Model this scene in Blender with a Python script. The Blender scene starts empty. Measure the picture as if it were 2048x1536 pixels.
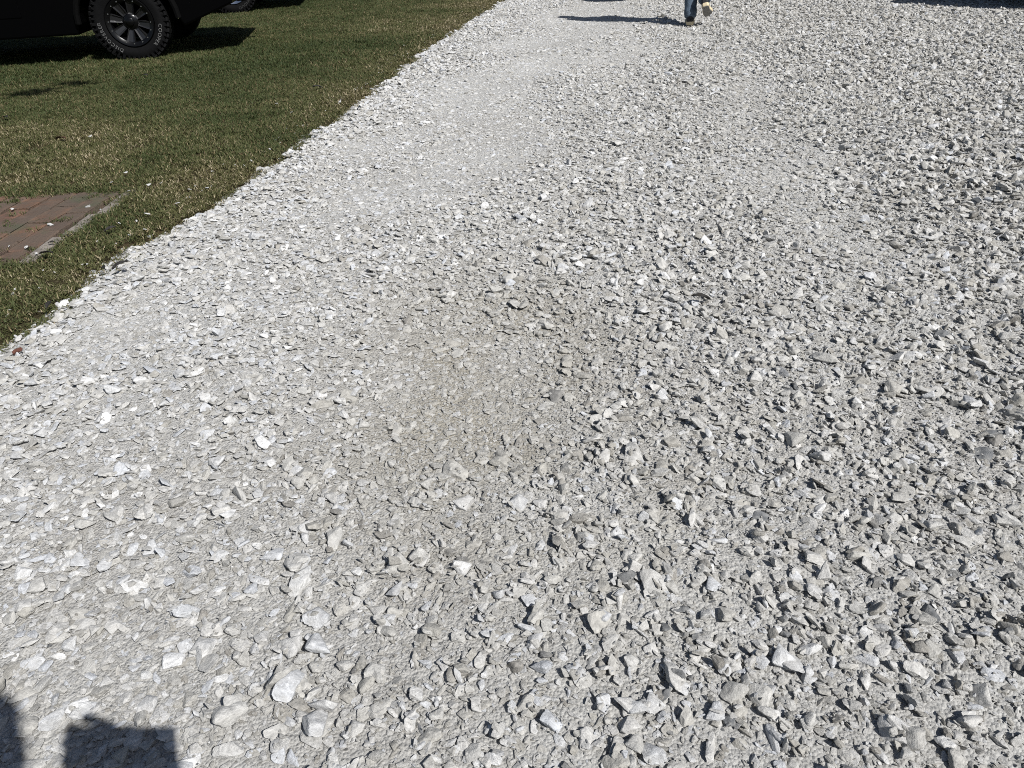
import bpy, bmesh, math, random
import numpy as np
from mathutils import Vector, Matrix, Euler, noise as mnoise

sc = bpy.context.scene
col = sc.collection
rng = np.random.default_rng(11)
random.seed(5)
R = math.radians

# ------------------------------------------------------------------ camera
CAM_H, PITCH, ROLL = 0.98, R(32), R(3)
cp, sp, cr, sr = math.cos(PITCH), math.sin(PITCH), math.cos(ROLL), math.sin(ROLL)
fw = Vector((0, cp, -sp)); dn = Vector((0, -sp, -cp)); rt = Vector((1, 0, 0))
ax_r = cr * rt + sr * dn
ax_d = -sr * rt + cr * dn
cam_d = bpy.data.cameras.new('camera'); cam = bpy.data.objects.new('camera', cam_d)
col.objects.link(cam); sc.camera = cam
cam_d.sensor_width = 36; cam_d.lens = 36 * 1500 / 2048
cam_d.clip_start = 0.02; cam_d.clip_end = 2000
M = Matrix((ax_r, -ax_d, -fw)).transposed().to_4x4(); M.translation = (0, 0, CAM_H)
cam.matrix_world = M

# ------------------------------------------------------------------ light
to_sun = Vector((0.632, -0.675, 1.0)).normalized()
elev = math.asin(to_sun.z); azim = math.atan2(to_sun.x, to_sun.y)
w = bpy.data.worlds.new('World'); sc.world = w; w.use_nodes = True
nt = w.node_tree; bg = nt.nodes['Background']
sky = nt.nodes.new('ShaderNodeTexSky'); sky.sky_type = 'NISHITA'; sky.sun_disc = False
sky.sun_elevation = elev; sky.sun_rotation = azim
nt.links.new(sky.outputs[0], bg.inputs[0]); bg.inputs[1].default_value = 0.05
sd = bpy.data.lights.new('sun', 'SUN'); sd.energy = 5.0; sd.angle = R(0.53); sd.color = (1, 0.985, 0.96)
so = bpy.data.objects.new('sun', sd); col.objects.link(so)
so.rotation_euler = to_sun.to_track_quat('Z', 'Y').to_euler(); so.location = (5, -6, 10)
vs = sc.view_settings
vs.view_transform = 'Standard'; vs.look = 'None'; vs.exposure = 0.24; vs.gamma = 1; vs.use_curve_mapping = False

# ------------------------------------------------------------------ materials
def mat(name, color=(.5, .5, .5), rough=.8, metal=0, spec=.5, vary=0, vscale=8, bump=0, bscale=60, coat=0):
    m = bpy.data.materials.new(name); m.use_nodes = True
    n = m.node_tree; b = n.nodes['Principled BSDF']
    b.inputs['Base Color'].default_value = (*color, 1); b.inputs['Roughness'].default_value = rough
    b.inputs['Metallic'].default_value = metal; b.inputs['Specular IOR Level'].default_value = spec
    b.inputs['Coat Weight'].default_value = coat
    tc = n.nodes.new('ShaderNodeTexCoord')
    if vary:
        t = n.nodes.new('ShaderNodeTexNoise'); t.inputs['Scale'].default_value = vscale; t.inputs['Detail'].default_value = 6
        n.links.new(tc.outputs['Object'], t.inputs['Vector'])
        r = n.nodes.new('ShaderNodeMapRange'); r.inputs['From Min'].default_value = .3; r.inputs['From Max'].default_value = .7
        r.inputs['To Min'].default_value = 1 - vary; r.inputs['To Max'].default_value = 1 + vary
        n.links.new(t.outputs['Fac'], r.inputs['Value'])
        v = n.nodes.new('ShaderNodeVectorMath'); v.operation = 'SCALE'; v.inputs[0].default_value = color
        n.links.new(r.outputs[0], v.inputs['Scale']); n.links.new(v.outputs[0], b.inputs['Base Color'])
    if bump:
        t = n.nodes.new('ShaderNodeTexNoise'); t.inputs['Scale'].default_value = bscale; t.inputs['Detail'].default_value = 5
        n.links.new(tc.outputs['Object'], t.inputs['Vector'])
        bb = n.nodes.new('ShaderNodeBump'); bb.inputs['Strength'].default_value = bump; bb.inputs['Distance'].default_value = .01
        n.links.new(t.outputs['Fac'], bb.inputs['Height']); n.links.new(bb.outputs[0], b.inputs['Normal'])
    return m

def N(m, t, **k):
    n = m.node_tree.nodes.new('ShaderNode' + t)
    for a, v in k.items():
        if hasattr(n, a): setattr(n, a, v)
        else: n.inputs[a.replace('_', ' ')].default_value = v
    return n
def L(m, a, b): m.node_tree.links.new(a, b)
def ramp(m, stops, interp='LINEAR'):
    r = N(m, 'ValToRGB'); e = r.color_ramp.elements; r.color_ramp.interpolation = interp
    while len(e) < len(stops): e.new(.5)
    for x, (p, c_) in zip(e, stops): x.position = p; x.color = (*c_, 1)
    return r
def mixc(m, f, a, b, mode='MIX'):
    n = N(m, 'Mix', data_type='RGBA', blend_type=mode)
    for sock, v in ((n.inputs[0], f), (n.inputs[6], a), (n.inputs[7], b)):
        if hasattr(v, 'is_linked'): L(m, v, sock)
        elif isinstance(v, (int, float)): sock.default_value = v
        else: sock.default_value = (*v, 1)
    return n.outputs[2]

STONE_STOPS = [(0, (.15, .155, .16)), (.06, (.27, .255, .23)), (.22, (.375, .36, .325)), (.40, (.455, .445, .42)), (.58, (.52, .51, .49)),
               (.74, (.495, .508, .53)), (.82, (.58, .575, .56)), (.93, (.66, .655, .645)), (1, (.72, .715, .705))]
def stone_mat(name, instanced):
    m = mat(name, rough=.92, spec=.18); b = m.node_tree.nodes['Principled BSDF']
    a = N(m, 'Attribute', attribute_type='INSTANCER' if instanced else 'OBJECT', attribute_name='tint')
    r = ramp(m, STONE_STOPS); L(m, a.outputs['Fac'], r.inputs[0])
    tc = N(m, 'TexCoord')
    off = N(m, 'VectorMath', operation='MULTIPLY_ADD'); off.inputs[1].default_value = (1, 1, 1)
    cx = N(m, 'CombineXYZ'); 
    for k, f_ in enumerate((91.3, 47.7, 63.1)):
        mu = N(m, 'Math', operation='MULTIPLY'); mu.inputs[1].default_value = f_; L(m, a.outputs['Fac'], mu.inputs[0]); L(m, mu.outputs[0], cx.inputs[k])
    L(m, tc.outputs['Object'], off.inputs[0]); L(m, cx.outputs[0], off.inputs[2])
    n1 = N(m, 'TexNoise', Scale=3.2, Detail=8, Roughness=.68); L(m, off.outputs[0], n1.inputs['Vector'])
    n2 = N(m, 'TexNoise', Scale=16, Detail=4, Roughness=.7); L(m, off.outputs[0], n2.inputs['Vector'])
    mp = N(m, 'Mapping'); mp.inputs['Scale'].default_value = (1.5, 4, 13); L(m, off.outputs[0], mp.inputs[0])
    n3 = N(m, 'TexNoise', Scale=1.5, Detail=5, Distortion=.6); L(m, mp.outputs[0], n3.inputs['Vector'])
    mr = N(m, 'MapRange'); mr.inputs['From Min'].default_value = .3; mr.inputs['From Max'].default_value = .7
    mr.inputs['To Min'].default_value = .74; mr.inputs['To Max'].default_value = 1.18; L(m, n1.outputs['Fac'], mr.inputs['Value'])
    mr2 = N(m, 'MapRange'); mr2.inputs['From Min'].default_value = .35; mr2.inputs['From Max'].default_value = .65
    mr2.inputs['To Min'].default_value = .82; mr2.inputs['To Max'].default_value = 1.12; L(m, n3.outputs['Fac'], mr2.inputs['Value'])
    mr3 = N(m, 'MapRange'); mr3.inputs['From Min'].default_value = .35; mr3.inputs['From Max'].default_value = .65
    mr3.inputs['To Min'].default_value = .86; mr3.inputs['To Max'].default_value = 1.1; L(m, n2.outputs['Fac'], mr3.inputs['Value'])
    p = N(m, 'Math', operation='MULTIPLY'); L(m, mr.outputs[0], p.inputs[0]); L(m, mr2.outputs[0], p.inputs[1])
    p2 = N(m, 'Math', operation='MULTIPLY'); L(m, p.outputs[0], p2.inputs[0]); L(m, mr3.outputs[0], p2.inputs[1])
    sc_ = N(m, 'VectorMath', operation='SCALE'); L(m, r.outputs[0], sc_.inputs[0]); L(m, p2.outputs[0], sc_.inputs['Scale'])
    # rock dust lying in patches on the stone
    nd = N(m, 'TexNoise', Scale=2.1, Detail=4); L(m, off.outputs[0], nd.inputs['Vector'])
    dr = N(m, 'MapRange'); dr.inputs['From Min'].default_value = .45; dr.inputs['From Max'].default_value = .7; dr.inputs['To Max'].default_value = .38
    L(m, nd.outputs['Fac'], dr.inputs['Value'])
    L(m, mixc(m, dr.outputs[0], sc_.outputs[0], (.455, .44, .41)), b.inputs['Base Color'])
    ad = N(m, 'Math', operation='MULTIPLY_ADD'); ad.inputs[1].default_value = .35; L(m, n2.outputs['Fac'], ad.inputs[0]); L(m, n1.outputs['Fac'], ad.inputs[2])
    bm_ = N(m, 'Bump', Strength=.8, Distance=.0042); L(m, ad.outputs[0], bm_.inputs['Height']); L(m, bm_.outputs[0], b.inputs['Normal'])
    return m
M_STONE_I = stone_mat('crushed_stone_scattered', True)
M_STONE_O = stone_mat('crushed_stone', False)

def fines_mat():
    m = mat('stone_dust', rough=.95, spec=.12); b = m.node_tree.nodes['Principled BSDF']
    g = N(m, 'NewGeometry')
    n1 = N(m, 'TexNoise', Scale=1.3, Detail=4); L(m, g.outputs['Position'], n1.inputs['Vector'])
    r1 = ramp(m, [(.35, (.365, .355, .335)), (.65, (.435, .43, .412))]); L(m, n1.outputs['Fac'], r1.inputs[0])
    v = N(m, 'TexVoronoi', Scale=190); L(m, g.outputs['Position'], v.inputs['Vector'])
    v2 = N(m, 'TexVoronoi', Scale=75); L(m, g.outputs['Position'], v2.inputs['Vector'])
    hs = N(m, 'SeparateColor'); L(m, v.outputs['Color'], hs.inputs[0])
    mr = N(m, 'MapRange'); mr.inputs['To Min'].default_value = .84; mr.inputs['To Max'].default_value = 1.16; L(m, hs.outputs[0], mr.inputs['Value'])
    s = N(m, 'VectorMath', operation='SCALE'); L(m, r1.outputs[0], s.inputs[0]); L(m, mr.outputs[0], s.inputs['Scale'])
    # damp brownish fines in the middle of the near driveway
    att = N(m, 'Attribute', attribute_name='tan')
    L(m, mixc(m, att.outputs['Fac'], s.outputs[0], (.80, .76, .68), 'MULTIPLY'), b.inputs['Base Color'])
    n2 = N(m, 'TexNoise', Scale=130, Detail=6, Roughness=.75); L(m, g.outputs['Position'], n2.inputs['Vector'])
    a1 = N(m, 'Math', operation='MULTIPLY_ADD'); a1.inputs[1].default_value = -.9; L(m, v.outputs['Distance'], a1.inputs[0]); L(m, n2.outputs['Fac'], a1.inputs[2])
    a2 = N(m, 'Math', operation='MULTIPLY_ADD'); a2.inputs[1].default_value = -.7; L(m, v2.outputs['Distance'], a2.inputs[0]); L(m, a1.outputs[0], a2.inputs[2])
    bm_ = N(m, 'Bump', Strength=.85, Distance=.0045); L(m, a2.outputs[0], bm_.inputs['Height']); L(m, bm_.outputs[0], b.inputs['Normal'])
    return m
M_FINES = fines_mat()

def soil_mat():
    m = mat('turf_soil', rough=1, spec=.05); b = m.node_tree.nodes['Principled BSDF']
    g = N(m, 'NewGeometry')
    n1 = N(m, 'TexNoise', Scale=.9, Detail=6, Roughness=.65); L(m, g.outputs['Position'], n1.inputs['Vector'])
    r1 = ramp(m, [(.3, (.045, .046, .022)), (.5, (.066, .056, .030)), (.7, (.10, .074, .044))]); L(m, n1.outputs['Fac'], r1.inputs[0])
    n2 = N(m, 'TexNoise', Scale=70, Detail=6, Roughness=.8); L(m, g.outputs['Position'], n2.inputs['Vector'])
    mr = N(m, 'MapRange'); mr.inputs['From Min'].default_value = .3; mr.inputs['From Max'].default_value = .7
    mr.inputs['To Min'].default_value = .4; mr.inputs['To Max'].default_value = 1.5; L(m, n2.outputs['Fac'], mr.inputs['Value'])
    s = N(m, 'VectorMath', operation='SCALE'); L(m, r1.outputs[0], s.inputs[0]); L(m, mr.outputs[0], s.inputs['Scale'])
    L(m, s.outputs[0], b.inputs['Base Color'])
    bm_ = N(m, 'Bump', Strength=1, Distance=.02); L(m, n2.outputs['Fac'], bm_.inputs['Height']); L(m, bm_.outputs[0], b.inputs['Normal'])
    return m
M_SOIL = soil_mat()

def grass_mat():
    m = mat('grass_blades', rough=.6, spec=.25); b = m.node_tree.nodes['Principled BSDF']
    a = N(m, 'Attribute', attribute_type='INSTANCER', attribute_name='dry')
    bl = N(m, 'Attribute', attribute_name='blade')
    s = N(m, 'Math', operation='ADD'); L(m, a.outputs['Fac'], s.inputs[0]); L(m, bl.outputs['Fac'], s.inputs[1])
    r = ramp(m, [(0, (.040, .058, .019)), (.28, (.074, .090, .033)), (.5, (.108, .108, .043)), (.68, (.135, .102, .053)), (.85, (.25, .20, .11)), (1, (.46, .39, .26))])
    mr = N(m, 'MapRange'); mr.inputs['From Max'].default_value = 1.6; L(m, s.outputs[0], mr.inputs['Value']); L(m, mr.outputs[0], r.inputs[0])
    L(m, r.outputs[0], b.inputs['Base Color'])
    tr = N(m, 'BsdfTranslucent'); L(m, r.outputs[0], tr.inputs[0])
    mx = N(m, 'MixShader'); mx.inputs[0].default_value = .22
    L(m, b.outputs[0], mx.inputs[1]); L(m, tr.outputs[0], mx.inputs[2])
    L(m, mx.outputs[0], m.node_tree.nodes['Material Output'].inputs['Surface'])
    return m
M_GRASS = grass_mat()

M_BLACK = mat('black_car_paint', (.0012, .0012, .0014), .3, spec=.07)
M_SILVER = mat('dark_grey_car_paint', (.004, .0045, .005), .3, spec=.3)
M_TRIM = mat('black_plastic_trim', (.0025, .0025, .0025), .8, spec=.06, bump=.3, bscale=200)
M_UNDER = mat('underbody', (.004, .004, .004), .9, spec=.1, vary=.4)
M_RUBBER = mat('tyre_rubber', (.0052, .0052, .0055), .85, spec=.09, vary=.25, vscale=12, bump=.25, bscale=90)
M_RIMB = mat('gloss_black_rim', (.003, .003, .0033), .25, spec=.3)
M_RIMS = mat('bright_rim', (.60, .61, .63), .22, metal=1)
M_SPOKE = mat('satin_black_spoke', (.012, .012, .013), .30, spec=.6)
M_BOLT = mat('steel_bolt', (.5, .5, .5), .35, metal=1)
M_LETTER = mat('white_tyre_lettering', (.15, .15, .147), .75, vary=.6, vscale=30)
M_LETTERG = mat('grey_tyre_lettering', (.045, .045, .045), .7)
M_GLASS = mat('dark_window_glass', (.01, .012, .014), .05, spec=.8)
M_LAMPR = mat('red_lamp_glass', (.25, .01, .01), .15)
M_LAMPW = mat('clear_lamp_glass', (.6, .6, .6), .1)
M_JEANS = mat('blue_denim', (.072, .100, .135), .9, vary=.35, vscale=22, bump=.5, bscale=120)
M_SKIN = mat('skin', (.42, .25, .18), .55, vary=.08)
M_JACKET = mat('dark_cotton_jacket', (.035, .04, .05), .9, vary=.2, bump=.4, bscale=50)
M_HAIR = mat('dark_hair', (.03, .02, .014), .6, bump=.8, bscale=120)
M_SHOE = mat('black_canvas', (.016, .016, .018), .8, bump=.3, bscale=300)
M_SOLE = mat('cream_rubber_sole', (.60, .50, .33), .7, vary=.08)
M_SOLEB = mat('grey_rubber_outsole', (.19, .185, .17), .8, vary=.15, bump=.6, bscale=120)
M_STRIPE = mat('white_leather_stripe', (.75, .75, .72), .6)
M_PHONE = mat('phone_case', (.02, .02, .022), .4)
M_EYE = mat('eye_white', (.7, .7, .68), .2)
M_LIP = mat('lip', (.35, .13, .11), .5)
M_BARK = mat('tree_bark', (.09, .07, .05), .95, vary=.35, vscale=6, bump=1, bscale=18)
M_LEAF = mat('tree_leaf', (.05, .09, .022), .5, vary=.3, vscale=2)
M_DRY = mat('dry_leaf', (.07, .035, .018), .8, vary=.3, vscale=60)
M_DRYD = mat('dark_dry_leaf', (.014, .012, .010), .8)
M_REDBR = mat('broken_red_brick', (.13, .05, .032), .9, vary=.3, vscale=60, bump=.5, bscale=150)
M_STRIP = mat('weathered_edging', (.20, .175, .15), .92, vary=.28, vscale=25, bump=.7, bscale=90)
M_JOINT = mat('path_bedding', (.055, .04, .028), 1, vary=.4, vscale=40, bump=.8, bscale=150)
def dirty(m):
    b = m.node_tree.nodes['Principled BSDF']; src_ = b.inputs['Base Color'].links[0].from_socket
    g_ = N(m, 'NewGeometry'); n_ = N(m, 'TexNoise', Scale=7, Detail=8, Roughness=.7); L(m, g_.outputs['Position'], n_.inputs['Vector'])
    r_ = ramp(m, [(.36, (0, 0, 0)), (.56, (.9, .9, .9))]); L(m, n_.outputs['Fac'], r_.inputs[0])
    c1 = mixc(m, r_.outputs[0], src_, (.092, .068, .050))
    n2_ = N(m, 'TexNoise', Scale=4.3, Detail=7, Roughness=.7); mp_ = N(m, 'Mapping'); mp_.inputs['Location'].default_value = (5, 2, 1); L(m, g_.outputs['Position'], mp_.inputs[0]); L(m, mp_.outputs[0], n2_.inputs['Vector'])
    r2_ = ramp(m, [(.55, (0, 0, 0)), (.68, (.7, .7, .7))]); L(m, n2_.outputs['Fac'], r2_.inputs[0])
    L(m, mixc(m, r2_.outputs[0], c1, (.065, .075, .040)), b.inputs['Base Color']); return m
BRICKM = [dirty(mat('brick_clay_' + n, c_, .9, vary=.38, vscale=v, bump=.6, bscale=110)) for n, c_, v in
          (('red', (.135, .070, .046), 14), ('brown', (.110, .066, .044), 19), ('orange', (.150, .078, .046), 11), ('dark', (.092, .060, .044), 23), ('pale', (.15, .095, .068), 16))]

# ------------------------------------------------------------------ helpers
def me_from(name, v, f, m=None, smooth=False):
    me = bpy.data.meshes.new(name); me.from_pydata([tuple(map(float, p)) for p in v], [], [tuple(map(int, q)) for q in f]); me.update()
    if m:
        for mm in (m if isinstance(m, (list, tuple)) else [m]): me.materials.append(mm)
    if smooth: me.shade_smooth()
    return me
def link(name, me, parent=None, loc=None, rot=None, scale=None):
    o = bpy.data.objects.new(name, me); col.objects.link(o)
    if parent: o.parent = parent
    if loc is not None: o.location = loc
    if rot is not None: o.rotation_euler = rot
    if scale is not None: o.scale = scale
    return o
def tag(o, label=None, cat=None, group=None, kind=None):
    if label: o['label'] = label
    if cat: o['category'] = cat
    if group: o['group'] = group
    if kind: o['kind'] = kind
    return o
def bm_obj(name, bm, m, parent=None, smooth=False):
    bmesh.ops.recalc_face_normals(bm, faces=bm.faces)
    me = bpy.data.meshes.new(name); bm.to_mesh(me); bm.free()
    for mm in (m if isinstance(m, (list, tuple)) else [m]): me.materials.append(mm)
    if smooth: me.shade_smooth()
    return link(name, me, parent)
def box(bm, c0, size, rot=None, bev=0):
    r = bmesh.ops.create_cube(bm, size=1)
    vs_ = r['verts']
    bmesh.ops.scale(bm, vec=size, verts=vs_)
    if bev:
        es = list({e for v in vs_ for e in v.link_edges})
        vs_ = list({v for v in bmesh.ops.bevel(bm, geom=es, offset=bev, segments=2, affect='EDGES', profile=.6)['verts']} | {v for v in vs_ if v.is_valid})
    if rot is not None: bmesh.ops.rotate(bm, cent=(0, 0, 0), matrix=Euler(rot).to_matrix(), verts=vs_)
    bmesh.ops.translate(bm, vec=c0, verts=vs_)
    return vs_
def box_obj(name, c0, size, m, parent=None, rot=None, bev=0):
    bm = bmesh.new(); box(bm, c0, size, rot, bev); return bm_obj(name, bm, m, parent)
def lathe(name, prof, m, parent=None, seg=64, axis='Y', smooth=True, closed=False):
    """profile of (radius, y) turned round the Y axis"""
    v = []; f = []
    n = len(prof)
    for i in range(seg):
        a = 2 * math.pi * i / seg
        for r, y in prof: v.append((r * math.sin(a), y, r * math.cos(a)))
    for i in range(seg):
        j = (i + 1) % seg
        for k in range(n - (0 if closed else 1)):
            k2 = (k + 1) % n
            f.append((i * n + k, i * n + k2, j * n + k2, j * n + k))
    me = me_from(name, v, f, m); 
    bm = bmesh.new(); bm.from_mesh(me); bmesh.ops.recalc_face_normals(bm, faces=bm.faces); bm.to_mesh(me); bm.free()
    if smooth:
        me.shade_smooth()
        try: me.set_sharp_from_angle(angle=R(38))
        except Exception: pass
    return link(name, me, parent)
def tube(bm, pts, rad, seg=10):
    rings = []
    pts = [Vector(p) for p in pts]
    rad = rad if isinstance(rad, (list, tuple)) else [rad] * len(pts)
    for i, p in enumerate(pts):
        d = (pts[min(i + 1, len(pts) - 1)] - pts[max(i - 1, 0)]).normalized()
        q = d.to_track_quat('Z', 'Y')
        rings.append([bm.verts.new(p + q @ Vector((math.cos(2 * math.pi * k / seg) * rad[i], math.sin(2 * math.pi * k / seg) * rad[i], 0))) for k in range(seg)])
    for a, b in zip(rings, rings[1:]):
        for k in range(seg): bm.faces.new((a[k], a[(k + 1) % seg], b[(k + 1) % seg], b[k]))
    bm.faces.new(rings[0][::-1]); bm.faces.new(rings[-1])

# smooth value noise for numpy arrays
_tab = rng.random((64, 64))
def vnoise(x, y, s, ox=0, oy=0):
    x = np.asarray(x) / s + ox + 1000; y = np.asarray(y) / s + oy + 1000
    xi = np.floor(x).astype(int); yi = np.floor(y).astype(int); fx = x - xi; fy = y - yi
    fx = fx * fx * (3 - 2 * fx); fy = fy * fy * (3 - 2 * fy)
    g = lambda a, b: _tab[a % 64, b % 64]
    return (g(xi, yi) * (1 - fx) + g(xi + 1, yi) * fx) * (1 - fy) + (g(xi, yi + 1) * (1 - fx) + g(xi + 1, yi + 1) * fx) * fy
def sstep(a, b, x):
    t = np.clip((np.asarray(x, float) - a) / (b - a), 0, 1); return t * t * (3 - 2 * t)

# ------------------------------------------------------------------ the lie of the land
EDGE_Y = [-60, -3, .5, 1.91, 2.14, 2.775, 3.6, 4.87, 7.2, 11.4, 15, 60]
EDGE_X = [-6, -2.2, -1.66, -1.47, -1.41, -1.30, -1.15, -.92, -.61, .16, .95, 14]
def edge(y): return np.interp(y, EDGE_Y, EDGE_X)
def sdist(x, y): return np.asarray(x) - edge(y)            # metres to the right of the lawn's edge
def wob(x, y): return (vnoise(x, y, .33) - .5) * .09 + (vnoise(x, y, .11, 7) - .5) * .07
def track(x, y):
    """0..1: how hard wheels have packed the gravel"""
    s = sdist(x, y) + (vnoise(x, y, .8, 3, 9) - .5) * .5
    yy = np.asarray(y, float)
    c1 = .55 + .10 * np.clip(yy - 1, 0, 8)
    t1 = np.exp(-((s - c1) / (.30 + .035 * yy)) ** 2) * (.22 + .70 * sstep(2.0, 4.2, yy))
    c2 = 2.3 + .02 * yy
    t2 = np.exp(-((s - c2) / .26) ** 2) * .45
    t3 = np.exp(-(((np.asarray(x) + .08) / .33) ** 2 + ((yy - 1.65) / .55) ** 2)) * .8   # the dusty hollow
    t4 = np.exp(-(((s - .45) / .18) ** 2 + ((yy - 2.0) / .25) ** 2)) * .9
    far = np.exp(-((s - 1.75) / .3) ** 2) * .55 * sstep(3.5, 6, yy)
    t = np.maximum.reduce([t1, t2, t3, t4, far])
    return np.clip(t * (.55 + .9 * vnoise(x, y, .45, 5, 2)), 0, 1)
def coarse(x, y):
    s = sdist(x, y); return sstep(2.2, 3.4, s + (vnoise(x, y, .6, 1, 4) - .5))
def base(x, y):
    s = sdist(x, y) + wob(x, y)
    up = sstep(-.13, .08, s) * .034 - .028
    z = up - .020 * track(x, y)
    z = z + .03 * (vnoise(x, y, .9, 2, 3) - .5) * sstep(.2, .6, s) + .05 * (vnoise(x, y, .8, 8, 3) - .5) * coarse(x, y)
    z = z + .010 * (vnoise(x, y, .22, 4, 4) - .5)
    return z
def lawn_z(x, y):
    s = sdist(x, y)
    path = (np.asarray(x) < -1.72) & (np.asarray(x) > -4.2) & (np.asarray(y) > 2.58) & (np.asarray(y) < 3.36)
    return .012 * (vnoise(x, y, .7, 6, 6) - .5) - .06 * sstep(-.09, .04, s + wob(x, y)) * (s < 8.5) - .055 * path

def grid_mesh(name, x0, x1, y0, y1, d, zf, m, parent=None, attr=None, keep=None):
    xs = np.arange(x0, x1 + d / 2, d); ys = np.arange(y0, y1 + d / 2, d)
    X, Y = np.meshgrid(xs, ys); Z = zf(X, Y)
    nx, ny = len(xs), len(ys)
    v = np.stack([X, Y, Z], -1).reshape(-1, 3)
    idx = np.arange(nx * ny).reshape(ny, nx)
    q = np.stack([idx[:-1, :-1], idx[:-1, 1:], idx[1:, 1:], idx[1:, :-1]], -1).reshape(-1, 4)
    if keep is not None:
        cxx = (X[:-1, :-1] + d / 2).ravel(); cyy = (Y[:-1, :-1] + d / 2).ravel(); q = q[keep(cxx, cyy)]
    me = bpy.data.meshes.new(name)
    me.vertices.add(len(v)); me.vertices.foreach_set('co', v.ravel())
    me.loops.add(q.size); me.loops.foreach_set('vertex_index', q.ravel().astype(np.int32))
    me.polygons.add(len(q)); me.polygons.foreach_set('loop_start', (np.arange(len(q)) * 4).astype(np.int32))
    me.update(calc_edges=True); me.shade_smooth(); me.materials.append(m)
    if attr:
        for an, fn in attr.items():
            a = me.attributes.new(an, 'FLOAT', 'POINT'); a.data.foreach_set('value', fn(X, Y).ravel().astype(np.float32))
    return link(name, me, parent)

# far ground, one sheet to the horizon with a hole for the detailed part
ring = [(-900, -900), (900, -900), (900, 900), (-900, 900)]
inner = [(-12, -4), (12, -4), (12, 16), (-12, 16)]
v = [(a, b, -.02) for a, b in ring] + [(a, b, -.02) for a, b in inner]
g = link('ground', me_from('ground', v, [(0, 1, 5, 4), (1, 2, 6, 5), (2, 3, 7, 6), (3, 0, 4, 7)], M_SOIL)); tag(g, kind='structure')
lawn = grid_mesh('lawn', -12, 12, -4, 16, .05, lawn_z, M_SOIL); tag(lawn, kind='structure')
def tanf(x, y):
    d = np.exp(-(((x + .05) / .40) ** 2 + ((y - 1.6) / .6) ** 2)) * 1.1 * (.25 + 1.1 * vnoise(x, y, .16, 3, 3))
    far = .12 * sstep(2.4, 3.2, sdist(x, y))
    return np.clip(np.maximum(d, far), 0, 1)
drive = grid_mesh('gravel_driveway', -2.6, 11.4, -3, 15, .04, base, M_FINES, attr={'tan': tanf},
                  keep=lambda x, y: (sdist(x, y) > -.22) & (sdist(x, y) < 9)); tag(drive, kind='structure')

# ------------------------------------------------------------------ crushed stones
def ico(sub):
    bm = bmesh.new(); bmesh.ops.create_icosphere(bm, subdivisions=sub, radius=1)
    v = np.array([x.co[:] for x in bm.verts]); f = np.array([[q.index for q in x.verts] for x in bm.faces]); bm.free(); return v, f
ICO3 = ico(4); ICO2 = ico(2)
def rock_mesh(k, V, F, m, rs):
    npl = rs.integers(9, 15)
    n = rs.normal(size=(npl, 3)); n /= np.linalg.norm(n, axis=1)[:, None]
    n = np.vstack([n, [[0, 0, 1], [0, 0, -1]] + rs.normal(size=(2, 3)) * .22]); n /= np.linalg.norm(n, axis=1)[:, None]
    d = np.concatenate([rs.uniform(.55, .95, npl), rs.uniform(.5, .75, 2)])
    dot = V @ n.T
    q = np.where(dot > .05, d / np.maximum(dot, .05), 9)
    p = 26.0
    r = -np.log(np.exp(-p * np.clip(q, 0, 3)).sum(1)) / p
    r = np.clip(r, .2, 1.5)
    P = V * r[:, None]
    off = rs.random(3) * 50
    nn = np.array([mnoise.fractal(Vector(x * 2.2 + off), 1.0, 2.1, 3) for x in P]) if len(V) > 200 else 0
    if len(V) > 200: P = P * (1 + .055 * nn)[:, None]
    b = rs.uniform(.52, .95); cc = rs.uniform(.28, .72)
    if k % 7 == 3: b, cc = rs.uniform(.35, .5), rs.uniform(.22, .35)       # splinters
    if k % 5 == 1: cc = rs.uniform(.2, .32)                                # slabs
    P = P * np.array([1, b, cc])
    ext = P.max(0) - P.min(0); P -= (P.max(0) + P.min(0)) / 2
    P /= ext[0]                                                            # longest side = 1
    me = me_from('stone', P, F, m, smooth=True)
    try: me.set_sharp_from_angle(angle=R(34))
    except Exception: pass
    return me, ext[1] / ext[0], ext[2] / ext[0]
NV = 36
rs = np.random.default_rng(4)
BIG = [rock_mesh(k, *ICO3, M_STONE_O, rs) for k in range(NV)]
AB = np.array([b[1] for b in BIG]); AC = np.array([b[2] for b in BIG])
INST = []
src = bpy.data.collections.new('stone_kinds')
for k, (me, b_, c_) in enumerate(BIG):
    m2 = me.copy(); m2.materials[0] = M_STONE_I
    o = bpy.data.objects.new('stone_kind_%02d' % k, m2); src.objects.link(o)

def sample(n_per_m2, y0, y1, dens, xl=-.14):
    """random points over the gravel between y0 and y1, thinned by dens(x,y)"""
    x0, x1 = -2.3, .68 * y1 + 2.0
    n = int(n_per_m2 * (x1 - x0) * (y1 - y0))
    x = rng.uniform(x0, x1, n); y = rng.uniform(y0, y1, n)
    s = sdist(x, y) + wob(x, y)
    ok = (s > xl) & (x < .68 * y + 2.0) & (x < 10.5)
    edgefall = np.where(s < 0.04, np.exp((s - .04) / .045), 1)
    ok &= rng.random(n) < dens(x, y) * edgefall
    return x[ok], y[ok]
def sizes(x, y, med, sig, lo, hi):
    s = sdist(x, y); c_ = coarse(x, y); t = track(x, y)
    m = med * (1 + .22 * c_ - .22 * t + .12 * np.exp(-(s / .35) ** 2))
    return np.clip(m * np.exp(rng.normal(0, sig, len(x))), lo, hi)
dm = lambda x, y: np.clip(1 - .24 * track(x, y), .1, 1)
sets = []
for n_, y0, y1 in ((5000, .1, 3.2), (4100, 3.2, 6.5), (2500, 6.5, 14)):
    x, y = sample(n_, y0, y1, dm); L_ = sizes(x, y, .0156 + .0026 * sstep(5, 9, y), .40, .0095, .042); sets.append((x, y, L_))
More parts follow.
